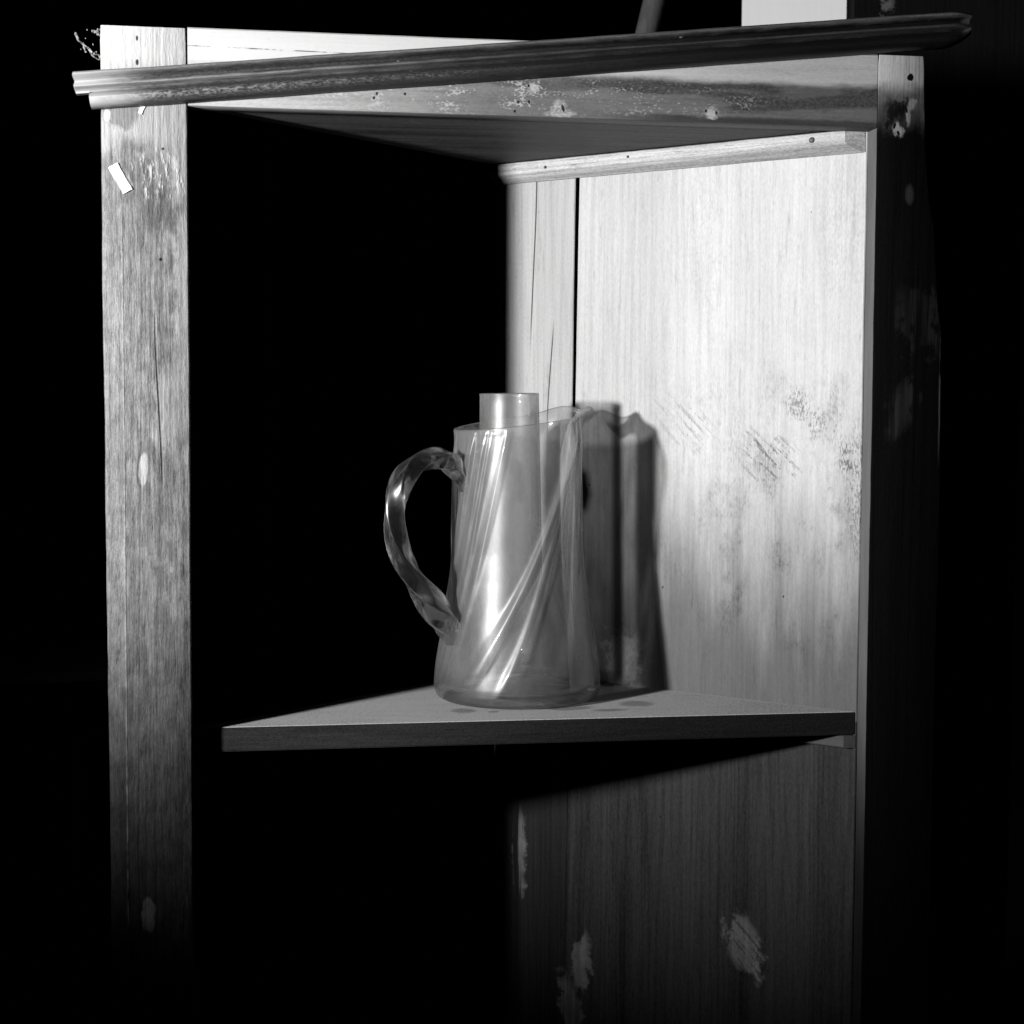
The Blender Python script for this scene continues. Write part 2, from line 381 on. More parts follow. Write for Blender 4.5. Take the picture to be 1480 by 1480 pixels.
def mat_moulding():
    """dark varnish, rubbed to pale wood at the left end and on the ridges"""
    g = G('varnished_moulding')
    tone, h, n2, n3 = g.grain('x', 12.0, 200)
    wob = g.noise(g.vec(0.3, 1, 1), 110, 5, 0.7)
    fine = g.noise(g.vec(0.5, 1, 1), 600, 3, 0.65)
    dark = g.mul(0.034, g.add(1.0, g.mul(tone, 0.9)))
    dark = g.mul(dark, g.ramp(g.x, -0.2, 0.25, 1.3, 0.3))
    worn = g.mul(0.34, g.add(1.0, g.mul(tone, 0.8)))
    far = g.ramp(g.add(g.x, g.mul(g.sub(wob, 0.5), 0.25)), -0.4, 0.02, 1, 0)
    ridge = g.ramp(g.add(g.math('ABSOLUTE', g.sub(g.z, 0.0155)), g.mul(g.sub(wob, 0.5), 0.005)), 0.0004, 0.0032, 1, 0)
    top = g.ramp(g.add(g.z, g.mul(g.sub(wob, 0.5), 0.006)), 0.0215, 0.0255)
    low = g.mul(g.ramp(g.math('ABSOLUTE', g.sub(g.z, 0.006)), 0.001, 0.005, 1, 0), g.ramp(fine, 0.42, 0.6))
    mask = g.mx(g.mul(ridge, g.add(0.2, g.mul(far, 0.95))), g.mul(top, g.add(0.55, g.mul(far, 0.45))))
    mask = g.mx(mask, g.mul(low, g.mul(far, 0.95)))
    mask = g.mx(mask, g.mul(far, g.ramp(fine, 0.35, 0.7, 0.06, 0.3)))
    endl = g.ramp(g.add(g.x, g.mul(g.sub(wob, 0.5), 0.09)), -0.385, -0.305, 1, 0)
    mask = g.mx(mask, g.mul(endl, 0.9))
    endr = g.ramp(g.add(g.x, g.mul(g.sub(wob, 0.5), 0.02)), 0.361, 0.372)
    mask = g.mx(mask, g.mul(endr, 0.4))
    col = g.mix(g.math('MULTIPLY', mask, 1.0, clamp=True), dark, worn)
    col = g.mix(g.mul(endl, 0.85), col, g.mul(0.85, g.add(0.4, wob)))
    sp = g.holes(g.vec(0.6, 1, 1), 170, 0.16, 0.05)
    col = g.mix(g.mul(sp, 0.65), col, 0.55)
    return g.surf(g.mx(col, 0.003), 0.5, 0.2, g.add(h, g.mul(wob, 0.6)), 0.35, 0.0007)

def mat_shelf():
    g = G('dusty_shelf')
    tone, h, n2, n3 = g.grain('x', 21.0, 60)
    wob = g.noise(g.vec(1, 1, 1), 40, 5, 0.65)
    dust = g.noise(g.vec(1, 1, 1), 900, 2, 0.8)
    d2 = g.noise(g.vec(1, 1, 1, (3, 3, 3)), 520, 3, 0.7)
    wood = g.mul(0.62, g.add(1.0, g.mul(tone, 0.25)))
    col = g.mix(g.ramp(dust, 0.36, 0.5), wood, 1.0)
    spk = g.noise(g.vec(1, 1, 1, (6, 2, 3)), 330, 3, 0.75)
    col = g.mul(col, g.ramp(spk, 0.36, 0.58, 0.76, 1.15))
    col = g.mul(col, g.ramp(g.noise(g.vec(0.25, 1, 1, (6, 7, 3)), 45, 4, 0.65), 0.35, 0.6, 0.9, 1.08))
    col = g.math('MINIMUM', col, 0.95)
    # thicker dust by the back and along the wall edge
    rim = g.ramp(g.add(g.add(g.mul(g.x, 0.697), g.mul(g.y, 0.717)), g.mul(d2, 0.006)), 0.211, 0.2175)
    col = g.mix(g.mul(rim, g.ramp(d2, 0.35, 0.5)), col, 0.95)
    # damp rings and drips
    for cx, cy_, a, b in ((-0.056, 0.0735, 0.0105, 0.011), (0.04, 0.072, 0.02, 0.008), (0.073, 0.06, 0.016, 0.006), (0.105, 0.088, 0.015, 0.014), (-0.03, 0.066, 0.005, 0.004)):
        col = g.mul(col, g.sub(1.0, g.mul(g.patch(g.x, g.y, cx, cy_, a, b, 0.1, 0.6, wob, 0.012), 0.45)))
    front = g.ramp(g.z, -0.0007, -0.0002, 1, 0)
    paint = g.mul(0.03, g.add(1.0, g.mul(tone, 0.9)))
    paint = g.mul(paint, g.add(g.ramp(g.x, -0.27, 0.15, 1.7, 0.55), g.mul(g.sub(d2, 0.5), 1.2)))  # dark paint; lamp's fall-off to the right put into its colour
    col = g.mix(front, col, paint)
    return g.surf(g.mx(col, 0.004), 0.75, 0.15, g.add(g.mul(h, 0.4), g.add(d2, dust)), 0.5, 0.0008)

def mat_glass(name, tint, haze, gl=0.05, seed=1.0, haze_rough=0.4, film=0.05):
    """thin dusty glass: what lies behind stays visible, the film of dust scatters the lamp's light"""
    g = G(name)
    n = g.n
    L = g.t.links
    lw = n.new('ShaderNodeLayerWeight')
    lw.inputs[0].default_value = 0.32
    tr = n.new('ShaderNodeBsdfTransparent')
    edge = g.ramp(lw.outputs['Facing'], 0.45, 1.0, tint, tint*0.62)
    L.new(edge, tr.inputs[0])
    smear = g.noise(g.vec(1, 1, 0.5, (seed, 0, 0)), 45, 5, 0.7)
    speck = g.noise(g.vec(1, 1, 1, (seed, 0, 0)), 420, 3, 0.7)
    di = n.new('ShaderNodeBsdfDiffuse')
    di.inputs[0].default_value = (0.85, 0.85, 0.85, 1)
    tl = n.new('ShaderNodeBsdfTranslucent')
    tl.inputs[0].default_value = (0.85, 0.85, 0.85, 1)
    dm = n.new('ShaderNodeMixShader')
    dm.inputs[0].default_value = 0.5
    L.new(di.outputs[0], dm.inputs[1])
    L.new(tl.outputs[0], dm.inputs[2])
    rg = n.new('ShaderNodeBsdfGlossy')
    rg.inputs['Roughness'].default_value = haze_rough
    fm = n.new('ShaderNodeMixShader')
    fm.inputs[0].default_value = 0.0
    L.new(dm.outputs[0], fm.inputs[1])
    L.new(rg.outputs[0], fm.inputs[2])
    hz = g.mul(haze, g.add(g.ramp(smear, 0.3, 0.75, 0.75, 1.35), g.mul(g.sub(speck, 0.5), 0.5)))
    hz = g.mul(hz, g.ramp(g.z, 0.004, 0.035, 0.3, 1.0))
    hz = g.add(hz, g.ramp(lw.outputs['Facing'], 0.5, 1.0, 0.0, haze*1.1))
    m1 = n.new('ShaderNodeMixShader')
    L.new(hz, m1.inputs[0])
    rf = n.new('ShaderNodeBsdfGlass')
    rf.inputs['IOR'].default_value = 1.5
    rf.inputs['Roughness'].default_value = 0.03
    m4 = n.new('ShaderNodeMixShader')
    m4.inputs[0].default_value = 0.025
    L.new(tr.outputs[0], m4.inputs[1])
    L.new(rf.outputs[0], m4.inputs[2])
    L.new(m4.outputs[0], m1.inputs[1])
    L.new(fm.outputs[0], m1.inputs[2])
    sg = n.new('ShaderNodeBsdfGlossy')
    sg.inputs['Roughness'].default_value = 0.06
    m2 = n.new('ShaderNodeMixShader')
    fr = g.mul(lw.outputs['Fresnel'], 0.6)
    L.new(g.add(fr, gl), m2.inputs[0])
    L.new(m1.outputs[0], m2.inputs[1])
    L.new(sg.outputs[0], m2.inputs[2])
    m3 = n.new('ShaderNodeMixShader')
    L.new(g.mul(film, g.ramp(smear, 0.3, 0.7, 0.7, 1.3)), m3.inputs[0])
    L.new(m2.outputs[0], m3.inputs[1])
    L.new(rg.outputs[0], m3.inputs[2])
    L.new(m3.outputs[0], g.out.inputs[0])
    return g.mat

def mat_solid_glass():
    g = G('solid_clear_glass')
    n = g.n
    L = g.t.links
    b = n.new('ShaderNodeBsdfGlass')
    b.inputs['IOR'].default_value = 1.5
    b.inputs['Roughness'].default_value = 0.03
    b.inputs['Color'].default_value = (0.97, 0.97, 0.97, 1)
    di = n.new('ShaderNodeBsdfDiffuse')
    di.inputs[0].default_value = (0.85, 0.85, 0.85, 1)
    tr = n.new('ShaderNodeBsdfTransparent')
    tr.inputs[0].default_value = (0.9, 0.9, 0.9, 1)
    m0 = n.new('ShaderNodeMixShader')
    m0.inputs[0].default_value = 0.2
    L.new(b.outputs[0], m0.inputs[1])
    L.new(tr.outputs[0], m0.inputs[2])
    m1 = n.new('ShaderNodeMixShader')
    sp = g.noise(g.vec(1, 1, 1), 240, 3, 0.7)
    L.new(g.ramp(sp, 0.35, 0.7, 0.004, 0.025), m1.inputs[0])
    L.new(m0.outputs[0], m1.inputs[1])
    L.new(di.outputs[0], m1.inputs[2])
    rg = n.new('ShaderNodeBsdfGlossy')
    rg.inputs['Roughness'].default_value = 0.2
    m2 = n.new('ShaderNodeMixShader')
    m2.inputs[0].default_value = 0.2
    L.new(m1.outputs[0], m2.inputs[1])
    L.new(rg.outputs[0], m2.inputs[2])
    L.new(m2.outputs[0], g.out.inputs[0])
    return g.mat

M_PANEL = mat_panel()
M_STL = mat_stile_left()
M_STR = mat_stile_right()
M_RAIL = mat_rail()
M_MOULD = mat_moulding()
M_SHELF = mat_shelf()
M_DARKWALL = mat_plain('shade_black_board', 0.0018, 14, 'z', 0.7, 0.8, 0.0)  # near-black colour stands in for the shade on the left boards
M_CEIL = mat_plain('dark_underside', 0.17, 17, 'x', 1.7, 0.6, 0.2, 0.4, 140)  # underside of the top, darker than the lit back boards
M_BATTEN = mat_plain('planed_batten', 0.62, 19, 'x', 0.75, 0.55, 0.25, 0.5, 260)
M_CLEAT = mat_plain('cleat_wood', 0.1, 23, 'x', 0.4)
M_NAIL = mat_plain('rusty_nail', 0.12, 25, 'z', 0.8, 0.5, 0.5, 0.6)
M_PAPER = mat_plain('white_paper', 0.88, 27, 'z', 0.03, 0.8, 0.1, 0.1)
M_WEB = mat_plain('dusty_thread', 0.4, 28, 'z', 0.3, 0.9, 0.0)
M_WALL = mat_plain('black_wall', 0.006, 29, 'z', 0.4, 0.9, 0.0)
M_FLOOR = mat_plain('dark_floor', 0.02, 31, 'x', 0.5, 0.8, 0.05)
M_WHITE = mat_plain('white_painted_board', 0.92, 33, 'z', 0.05, 0.7, 0.15, 0.1)
M_POLE = mat_plain('grey_pole', 0.11, 35, 'z', 0.6, 0.6, 0.2)
M_FURN = mat_plain('dark_polished_wood', 0.012, 37, 'z', 0.5, 0.35, 0.4)
def mat_post():
    g = G('dark_background_post')
    tone, h, n2, n3 = g.grain('z', 39, 130)
    wob = g.noise(g.vec(1, 1, 1), 90, 5, 0.7)
    col = g.mul(0.009, g.add(1.0, g.mul(tone, 0.9)))
    col = g.mix(g.mul(g.patch(g.x, g.z, 0.046, 0.785, 0.009, 0.022, 0.1, 0.5, wob, 0.04), g.ramp(wob, 0.4, 0.6)), col, 0.16)
    return g.surf(g.mx(col, 0.002), 0.7, 0.1, h, 0.3)
M_POST = mat_post()
M_JUG = mat_glass('dusty_jug_glass', 0.998, 0.2, 0.01, 1.0, 0.34, 0.042)
M_TUBE = mat_glass('dusty_cylinder_glass', 0.998, 0.125, 0.0, 4.0, 0.4, 0.055)
M_HANDLE = mat_solid_glass()

# ------------------------------------------------------------------ object helpers
def tag(o, label=None, cat=None, group=None, kind=None):
    for k, v in (('label', label), ('category', cat), ('group', group), ('kind', kind)):
        if v:
            o[k] = v
    return o

def empty(name, loc):
    o = bpy.data.objects.new(name, None)
    o.empty_display_size = 0.05
    COL.objects.link(o)
    o.location = loc
    return o

def link(name, verts, faces, mat, parent=None, loc=(0, 0, 0), rotz=0.0, smooth=None):
    """mesh in its own axes, placed in the world at loc and turned by rotz"""
    me = bpy.data.meshes.new(name)
    me.from_pydata([tuple(v) for v in verts], [], faces)
    bm = bmesh.new()
    bm.from_mesh(me)
    bmesh.ops.recalc_face_normals(bm, faces=bm.faces)
    bm.to_mesh(me)
    bm.free()
    me.materials.append(mat)
    if smooth is not None:
        me.polygons.foreach_set('use_smooth', [True]*len(me.polygons))
        if smooth < 179:
            me.set_sharp_from_angle(angle=R(smooth))
    o = bpy.data.objects.new(name, me)
    COL.objects.link(o)
    mw = Matrix.Translation(loc) @ Matrix.Rotation(rotz, 4, 'Z')
    if parent:
        o.parent = parent
        pm = parent.matrix_basis.copy()
        q = parent.parent
        while q:
            pm = q.matrix_basis @ pm
            q = q.parent
        o.matrix_basis = pm.inverted() @ mw
    else:
        o.matrix_basis = mw
    return o

def loft(rings, closed=False, caps=True):
    n = len(rings[0])
    v = [p for r in rings for p in r]
    f = []
    k = len(rings)
    for i in range(k if closed else k-1):
        a, b = i*n, ((i+1) % k)*n
        for j in range(n):
            f.append((a+j, a+(j+1) % n, b+(j+1) % n, b+j))
    if caps and not closed:
        f.append(tuple(range(n))[::-1])
        f.append(tuple(range((k-1)*n, k*n)))
    return v, f

def rrect(x0, x1, y0, y1, b):
    return [(x0+b, y0), (x1-b, y0), (x1-b*0.3, y0+b*0.3), (x1, y0+b), (x1, y1-b), (x1-b, y1), (x0+b, y1), (x0, y1-b), (x0, y0+b), (x0+b*0.3, y0+b*0.3)]

def wander(n, amp, seed, step=0.4):
    rnd = random.Random(seed)
    a, out = 0.0, []
    for _ in range(n):
        a = a*0.85+rnd.uniform(-1, 1)*step
        out.append(max(-1, min(1, a))*amp)
    return out

def upright(name, mat, parent, z0, z1, left, right, y0, y1, seed, bev=0.0015, step=0.012, amp=(0.0003, 0.0003), **kw):
    """board standing along z; left / right are functions of z"""
    n = max(2, int((z1-z0)/step))
    la, ra = wander(n+1, amp[0], seed), wander(n+1, amp[1], seed+1)
    rings = []
    for i in range(n+1):
        z = z0+(z1-z0)*i/n
        s = 0.0006 if i in (0, n) else 0.0
        rings.append([(x, y, z) for x, y in rrect(left(z)+la[i]+s, right(z)+ra[i]-s, y0, y1, bev)])
    v, f = loft(rings)
    return link(name, v, f, mat, parent, smooth=35, **kw)

def lying(name, mat, parent, x0, x1, prof, seed, amp=0.0003, step=0.012, ends=(0, 0), **kw):
    """strip running along x with a (y, z) profile"""
    n = max(2, int((x1-x0)/step))
    wa = wander(n+1, amp, seed)
    wb = wander(n+1, amp, seed+5)
    rings = []
    for i in range(n+1):
        x = x0+(x1-x0)*i/n
        rings.append([(x+ends[0]*q[0]*max(0.0, 1-i/3), q[0]+wb[i], q[1]+wa[i]) for q in prof])
    v, f = loft(rings)
    return link(name, v, f, mat, parent, smooth=35, **kw)

def plate(name, mat, parent, pts, z0, z1, bev=0.0012, **kw):
    """horizontal board with a polygonal outline"""
    bm = bmesh.new()
    vs = [bm.verts.new((x, y, z0)) for x, y in pts]
    fc = bm.faces.new(vs)
    r = bmesh.ops.extrude_face_region(bm, geom=[fc])
    bmesh.ops.translate(bm, verts=[q for q in r['geom'] if isinstance(q, bmesh.types.BMVert)], vec=(0, 0, z1-z0))
    bmesh.ops.bevel(bm, geom=list(bm.edges), offset=bev, segments=2, affect='EDGES')
    v = [q.co.copy() for q in bm.verts]
    bm.verts.index_update()
    f = [tuple(q.index for q in fa.verts) for fa in bm.faces]
    bm.free()
    return link(name, v, f, mat, parent, smooth=35, **kw)

def tube_geo(path, rad, n=6):
    rings = []
    for i, p in enumerate(path):
        p = Vector(p)
        d = (Vector(path[min(i+1, len(path)-1)])-Vector(path[max(i-1, 0)])).normalized()
        a = d.orthogonal().normalized()
        b = d.cross(a)
        r = rad[i] if isinstance(rad, (list, tuple)) else rad
        rings.append([p+(a*math.cos(6.2832*j/n)+b*math.sin(6.2832*j/n))*r for j in range(n)])
    return loft(rings)

def lathe(prof, n=48):
    rings = [[(r*math.cos(6.28318*j/n), r*math.sin(6.28318*j/n), z) for j in range(n)] for r, z in prof]
    return loft(rings)

# ------------------------------------------------------------------ setting
FLOOR = -0.75
v = [(-6, -4, 0), (6, -4, 0), (6, 6, 0), (-6, 6, 0), (-6, -4, -0.05), (6, -4, -0.05), (6, 6, -0.05), (-6, 6, -0.05)]
BOX = [(0, 1, 2, 3), (7, 6, 5, 4), (0, 4, 5, 1), (1, 5, 6, 2), (2, 6, 7, 3), (3, 7, 4, 0)]
tag(link('floor', v, BOX, M_FLOOR, loc=(0, 0, FLOOR)), kind='structure')
def box(x0, x1, y0, y1, z0, z1):
    return [(x0, y0, z1), (x1, y0, z1), (x1, y1, z1), (x0, y1, z1), (x0, y0, z0), (x1, y0, z0), (x1, y1, z0), (x0, y1, z0)], BOX
v, f = box(-6, 6, 4, 4.1, FLOOR, 3)
tag(link('wall', v, f, M_WALL), kind='structure')

# ------------------------------------------------------------------ corner cupboard
W, T = 0.29, 0.02258655
XC, YC = 0.005766, 0.299169
ZR, ZT, TS = 0.50890, 0.57093, 0.0207953
LP = 0.39659
ANG_R = math.atan2(0.69739435, -0.7166876)
ANG_L = math.atan2(YC-T, XC+W)
LPL = math.hypot(YC-T, XC+W)
cup = tag(empty('corner_cupboard', (0, 0.12, FLOOR)), 'open wooden corner cupboard with pale left post, black right post and triangular shelf', 'cupboard')

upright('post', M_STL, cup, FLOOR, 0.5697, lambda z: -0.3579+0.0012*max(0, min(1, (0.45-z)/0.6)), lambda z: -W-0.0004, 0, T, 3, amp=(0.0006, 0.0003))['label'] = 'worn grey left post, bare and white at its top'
def edge_r(z):
    for (z0, x0), (z1, x1) in zip(pts_r, pts_r[1:]):
        if z0 <= z <= z1:
            return x0+(x1-x0)*(z-z0)/(z1-z0)
    return pts_r[0][1]
pts_r = [(-0.8, 0.3517), (0.2, 0.3531), (0.295, 0.3536), (0.3, 0.3516), (0.336, 0.3523), (0.35, 0.3495), (0.43, 0.3424), (0.445, 0.3385), (0.472, 0.3358), (0.5, 0.3332), (0.6, 0.3293)]
upright('post', M_STR, cup, FLOOR, 0.5705, lambda z: W+0.0004, edge_r, 0, T, 13, amp=(0.0003, 0.0006), step=0.008, bev=0.0007)['label'] = 'black painted right post with a bare top'
prof = [(y, z) for y, z in rrect(0.0004, T, ZR, ZT, 0.0012)]
lying('top_rail', M_RAIL, cup, -W+0.0004, W-0.0004, prof, 9, 0.0002)

# back boards: right wall of the corner, lit
seam = lambda z: 0.3004-0.0141*(z-0.34)
gap = lambda z: 0.0006+0.0044*max(0.0, min(1.0, (z+0.06)/0.45))
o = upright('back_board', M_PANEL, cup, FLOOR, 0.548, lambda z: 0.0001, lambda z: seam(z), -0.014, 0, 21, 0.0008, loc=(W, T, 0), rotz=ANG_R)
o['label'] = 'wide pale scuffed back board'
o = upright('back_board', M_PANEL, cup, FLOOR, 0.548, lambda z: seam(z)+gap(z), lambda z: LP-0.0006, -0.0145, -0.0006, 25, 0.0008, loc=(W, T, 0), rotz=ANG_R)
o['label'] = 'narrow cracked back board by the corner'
# left wall of the corner, its shade put into the near-black colour
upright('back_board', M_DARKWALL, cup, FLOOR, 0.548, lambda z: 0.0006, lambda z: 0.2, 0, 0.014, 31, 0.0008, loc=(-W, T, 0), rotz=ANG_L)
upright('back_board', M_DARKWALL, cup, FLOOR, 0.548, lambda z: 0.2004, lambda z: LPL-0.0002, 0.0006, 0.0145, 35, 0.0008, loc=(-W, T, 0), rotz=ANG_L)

tri = lambda e: [(-W+e*2.3, T+0.0006), (W-e*2.3, T+0.0006), (XC, YC-e*1.45)]
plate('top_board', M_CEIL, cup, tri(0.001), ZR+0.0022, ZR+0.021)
plate('shelf', M_SHELF, cup, tri(0.0004), -TS, 0, 0.0009)

# strip nailed under the top along the lit wall
bh = 0.0185
prof = [(0.0005, 0.4918), (0.0028, 0.4915), (0.0040, 0.4922), (0.0125, 0.4988), (0.0135, 0.5003), (0.0135, 0.5094), (0.0125, 0.5102), (0.0005, 0.5102)]
bat = lying('batten', M_BATTEN, cup, 0.001, LP+0.0035, prof, 41, 0.0004, 0.009, ends=(1.03, 0), loc=(W, T, 0), rotz=ANG_R)
def nail(s, z, r, parent, out=0.0138):
    v, f = lathe([(r*0.5, 0), (r*0.97, 0.0001), (r, 0.0006), (r*0.75, 0.0013), (r*0.3, 0.0016)], 12)
    v = [(x, zz, y) for x, y, zz in v]
    v = [(a+s, b+out, c+z) for a, b, c in v]
    return link('nail', v, f, M_NAIL, parent, loc=(W, T, 0), rotz=ANG_R, smooth=40)
nail(0.0462, 0.5042, 0.0026, bat)
nail(0.3292, 0.5028, 0.0014, bat)
nail(0.235, 0.5052, 0.0012, bat)

# cleat that carries the shelf
prof = [(0.0005, -0.0325), (0.007, -0.0325), (0.008, -0.0315), (0.008, -TS-0.0012), (0.007, -TS-0.0005), (0.0005, -TS-0.0005)]
lying('cleat', M_CLEAT, cup, 0.0006, LP-0.02, prof, 43, 0.0002, ends=(1.03, 0), loc=(W, T, 0), rotz=ANG_R)

# stickers on the left post
def sticker(cx, cz, w_, h_, rot, seed):
    rnd = random.Random(seed)
    c, s = math.cos(rot), math.sin(rot)
    nx, nz = 4, 8
    top, bot = [], []
    for j in range(nz+1):
        for i in range(nx+1):
            a, b = (i/nx-0.5)*w_, (j/nz-0.5)*h_
            if i in (0, nx) or j in (0, nz):
                a += rnd.uniform(-1, 1)*0.00025
                b += rnd.uniform(-1, 1)*0.00025
            lift = 0.0003+0.0005*(abs(j/nz-0.5)*2)**4
            top.append((cx+a*c-b*s, -0.0006-lift, cz+a*s+b*c))
            bot.append((cx+a*c-b*s, -0.0004-lift, cz+a*s+b*c))
    k = len(top)
    f = []
    for j in range(nz):
        for i in range(nx):
            q = j*(nx+1)+i
            f.append((q, q+1, q+nx+2, q+nx+1))
            f.append((k+q, k+q+nx+1, k+q+nx+2, k+q+1))
    rim = [i for i in range(nx+1)]+[(j+1)*(nx+1)-1 for j in range(1, nz+1)]+[nz*(nx+1)+i for i in range(nx-1, -1, -1)]+[j*(nx+1) for j in range(nz-1, 0, -1)]
    for a, b in zip(rim, rim[1:]+rim[:1]):
        f.append((a, b, k+b, k+a))
    return link('paper_label', top+bot, f, M_PAPER, cup, smooth=40)
sticker(-0.34315, 0.44955, 0.0083, 0.0238, 0.52, 1)['label'] = 'blank white paper sticker stuck askew'
sticker(-0.3258, 0.5048, 0.0033, 0.0085, -0.45, 2)['label'] = 'torn scrap of white paper under the moulding'

# ------------------------------------------------------------------ loose moulding across the front
ang = math.atan2(0.5915-0.5148, 0.7325)
mp = [(-0.0005, 0.0), (-0.006, -0.0002), (-0.0135, 0.0010), (-0.0175, 0.0040), (-0.0178, 0.0070), (-0.0150, 0.0098), (-0.0105, 0.0114), (-0.0088, 0.0126), (-0.0098, 0.0138), (-0.0165, 0.0146), (-0.0190, 0.0156), (-0.0182, 0.0170), (-0.0140, 0.0190), (-0.0135, 0.0208), (-0.0165, 0.0228), (-0.0215, 0.0240), (-0.0225, 0.0252), (-0.0205, 0.0266), (-0.0005, 0.0274)]
n = 90
L0, L1 = -0.3735, 0.3745
rings = []
STEP = 0.0102
xs = [L0, L0+0.005, L0+STEP, L0+STEP+0.0001]+[L0+STEP+0.004+(L1-L0-STEP-0.004)*i/n for i in range(n+1)]
wa, wb = wander(len(xs), 0.0003, 71), wander(len(xs), 0.0004, 72)
wa[:4], wb[:4] = [wa[4]]*4, [wb[4]]*4
for i, x in enumerate(xs):
    ring = []
    for y, z in mp:
        xx, yy, zz = x, y, z
        if i <= 2 and z < 0.0115:      # the lower third is broken away at the left end
            zz = 0.0118+0.0004*z/0.0115
            yy = max(y, -0.0088)
        if i in (0, 3):
            xx += random.uniform(-0.0005, 0.0005) if i == 0 else 0.0
        if i >= len(xs)-3:
            k = (i-(len(xs)-4))/3
            xx -= 0.0015*k
            zz = 0.0272-(0.0272-z)*(1-0.28*k*k) if z < 0.0136 else z-0.002*k*k
            yy = y*(1-0.25*k*k)
        ring.append((xx, yy+wb[i]*(1 if y < -0.002 else 0), zz+wa[i]))
    rings.append(ring)
v, f = loft(rings)
mo = link('moulding', v, f, M_MOULD, smooth=50)
bend = 0
mo.matrix_basis = Matrix.Translation((-0.003, -0.0015, 0.5405)) @ Matrix.Rotation(-ang, 4, 'Y')
tag(mo, 'loose ridged strip of dark wooden moulding slanting across the top front of the cupboard', 'moulding')

# ------------------------------------------------------------------ cobweb at the upper left corner
V, F = [], []
def addgeo(v, f):
    k = len(V)
    V.extend(v)
    F.extend([tuple(i+k for i in q) for q in f])
rnd = random.Random(5)
def thread(a, b, r, lumps):
    a, b = Vector(a), Vector(b)
    path, rad = [], []
    for i in range(13):
        t = i/12
        p = a.lerp(b, t)+Vector((rnd.uniform(-1, 1), rnd.uniform(-1, 1), rnd.uniform(-1, 1)))*0.0007
        p.z -= 0.001*math.sin(3.14*t)
        path.append(p)
        rad.append(r*(0.6+lumps*rnd.random()**2))
    addgeo(*tube_geo(path, rad, 6))
thread((-0.3579, 0.004, 0.5455), (-0.3705, 0.0, 0.5545), 0.0006, 2.2)
thread((-0.3579, 0.004, 0.5435), (-0.3668, 0.0, 0.5492), 0.0004, 1.5)
thread((-0.3705, 0.0, 0.5545), (-0.3755, -0.001, 0.5585), 0.0004, 1.2)
thread((-0.376, -0.001, 0.5625), (-0.3738, -0.001, 0.5565), 0.0009, 1.3)
thread((-0.3705, 0.0, 0.5545), (-0.369, 0.0, 0.5478), 0.0004, 1.8)
thread((-0.3579, 0.003, 0.566), (-0.3635, 0.002, 0.5652), 0.0009, 1.6)
thread((-0.3579, 0.003, 0.5625), (-0.3622, 0.002, 0.566), 0.0006, 1.6)
for i in range(16):
    c = Vector((-0.3595-rnd.random()*0.016, 0.001, 0.5475+rnd.random()*0.02))
    if rnd.random() < 0.55:
        c = Vector((-0.359-rnd.random()*0.0045, 0.002, 0.5635+rnd.random()*0.0035))
    r = 0.0003+0.0007*rnd.random()
    addgeo(*[[tuple(c+Vector(p)*r) for p in ((1, 0, 0), (-1, 0, 0), (0, 1, 0), (0, -1, 0), (0, 0, 1), (0, 0, -1))], [(0, 2, 4), (2, 1, 4), (1, 3, 4), (3, 0, 4), (2, 0, 5), (1, 2, 5), (3, 1, 5), (0, 3, 5)]])
tag(link('cobweb', V, F, M_WEB, smooth=60), 'dusty shred of cobweb hanging off the top left corner of the cupboard', 'cobweb')

# ------------------------------------------------------------------ glass jug
JX, JY = 0.0026, 0.139
AZ = R(20)
jug = tag(empty('glass_jug', (JX, JY, 0.0004)), 'tapered clear glass jug with swirling ribs, pulled spout and twisted handle on the shelf', 'jug')
PO = [(0.0, 0.070), (0.0012, 0.0728), (0.004, 0.0755), (0.009, 0.0772), (0.016, 0.0766), (0.03, 0.0745), (0.05, 0.0716), (0.07, 0.0686), (0.09, 0.0657), (0.115, 0.0631), (0.14, 0.0612), (0.17, 0.0599), (0.2, 0.0592), (0.225, 0.0590), (0.25, 0.0592)]
def lerp_tab(tab, x):
    if x <= tab[0][0]:
        return tab[0][1]
    for (a, p), (b, q) in zip(tab, tab[1:]):
        if x <= b:
            t = (x-a)/(b-a)
            return p+(q-p)*t
    return tab[-1][1]
def smooth(t):
    t = max(0.0, min(1.0, t))
    return t*t*(3-2*t)
def wrap(a):
    return (a+math.pi) % (2*math.pi)-math.pi
RIBS = []    # (azimuth at the foot, azimuth at the rim, half width, height)
for a0, a1, wd, hh in ((-150, -38, 3.2, .0021), (-143, -41, 2.2, .0013), (-116, -43, 3.0, .0021), (-108, -39, 2.4, .0013), (-70, -18, 4, .0010), (-22, 30, 3.5, .0012),
                       (-182, -128, 3, .0014), (-174, -122, 2.6, .0012), (-166, -108, 3, .0010), (-196, -140, 3, .0016), (25, 95, 4, .0014), (70, 140, 4, .0012), (115, 190, 4, .0012), (150, 215, 4, .0011)):
    RIBS.append((R(a0), R(a1), R(wd), hh))
def rim_z(az):
    d = wrap(az-AZ)
    return 0.2455+0.0155*(1+math.cos(d))/2+0.0125*math.exp(-(d/R(30))**2)-0.0125*math.exp(-(d/R(13))**2)
def rib_h(az, t):
    h = 0
    for a0, a1, wd, hh in RIBS:
        a = a0+(a1-a0)*(t**0.85)
        d = wrap(az-a)
        k = wd*(1.5-0.8*t)
        if abs(d) < 3*k:
            h += hh*(0.95+1.1*t)*math.exp(-(d/k)**2)*min(1, t*8)*smooth((1.04-t)/0.14)
    return h
NA, NZ = 480, 110
rings = []
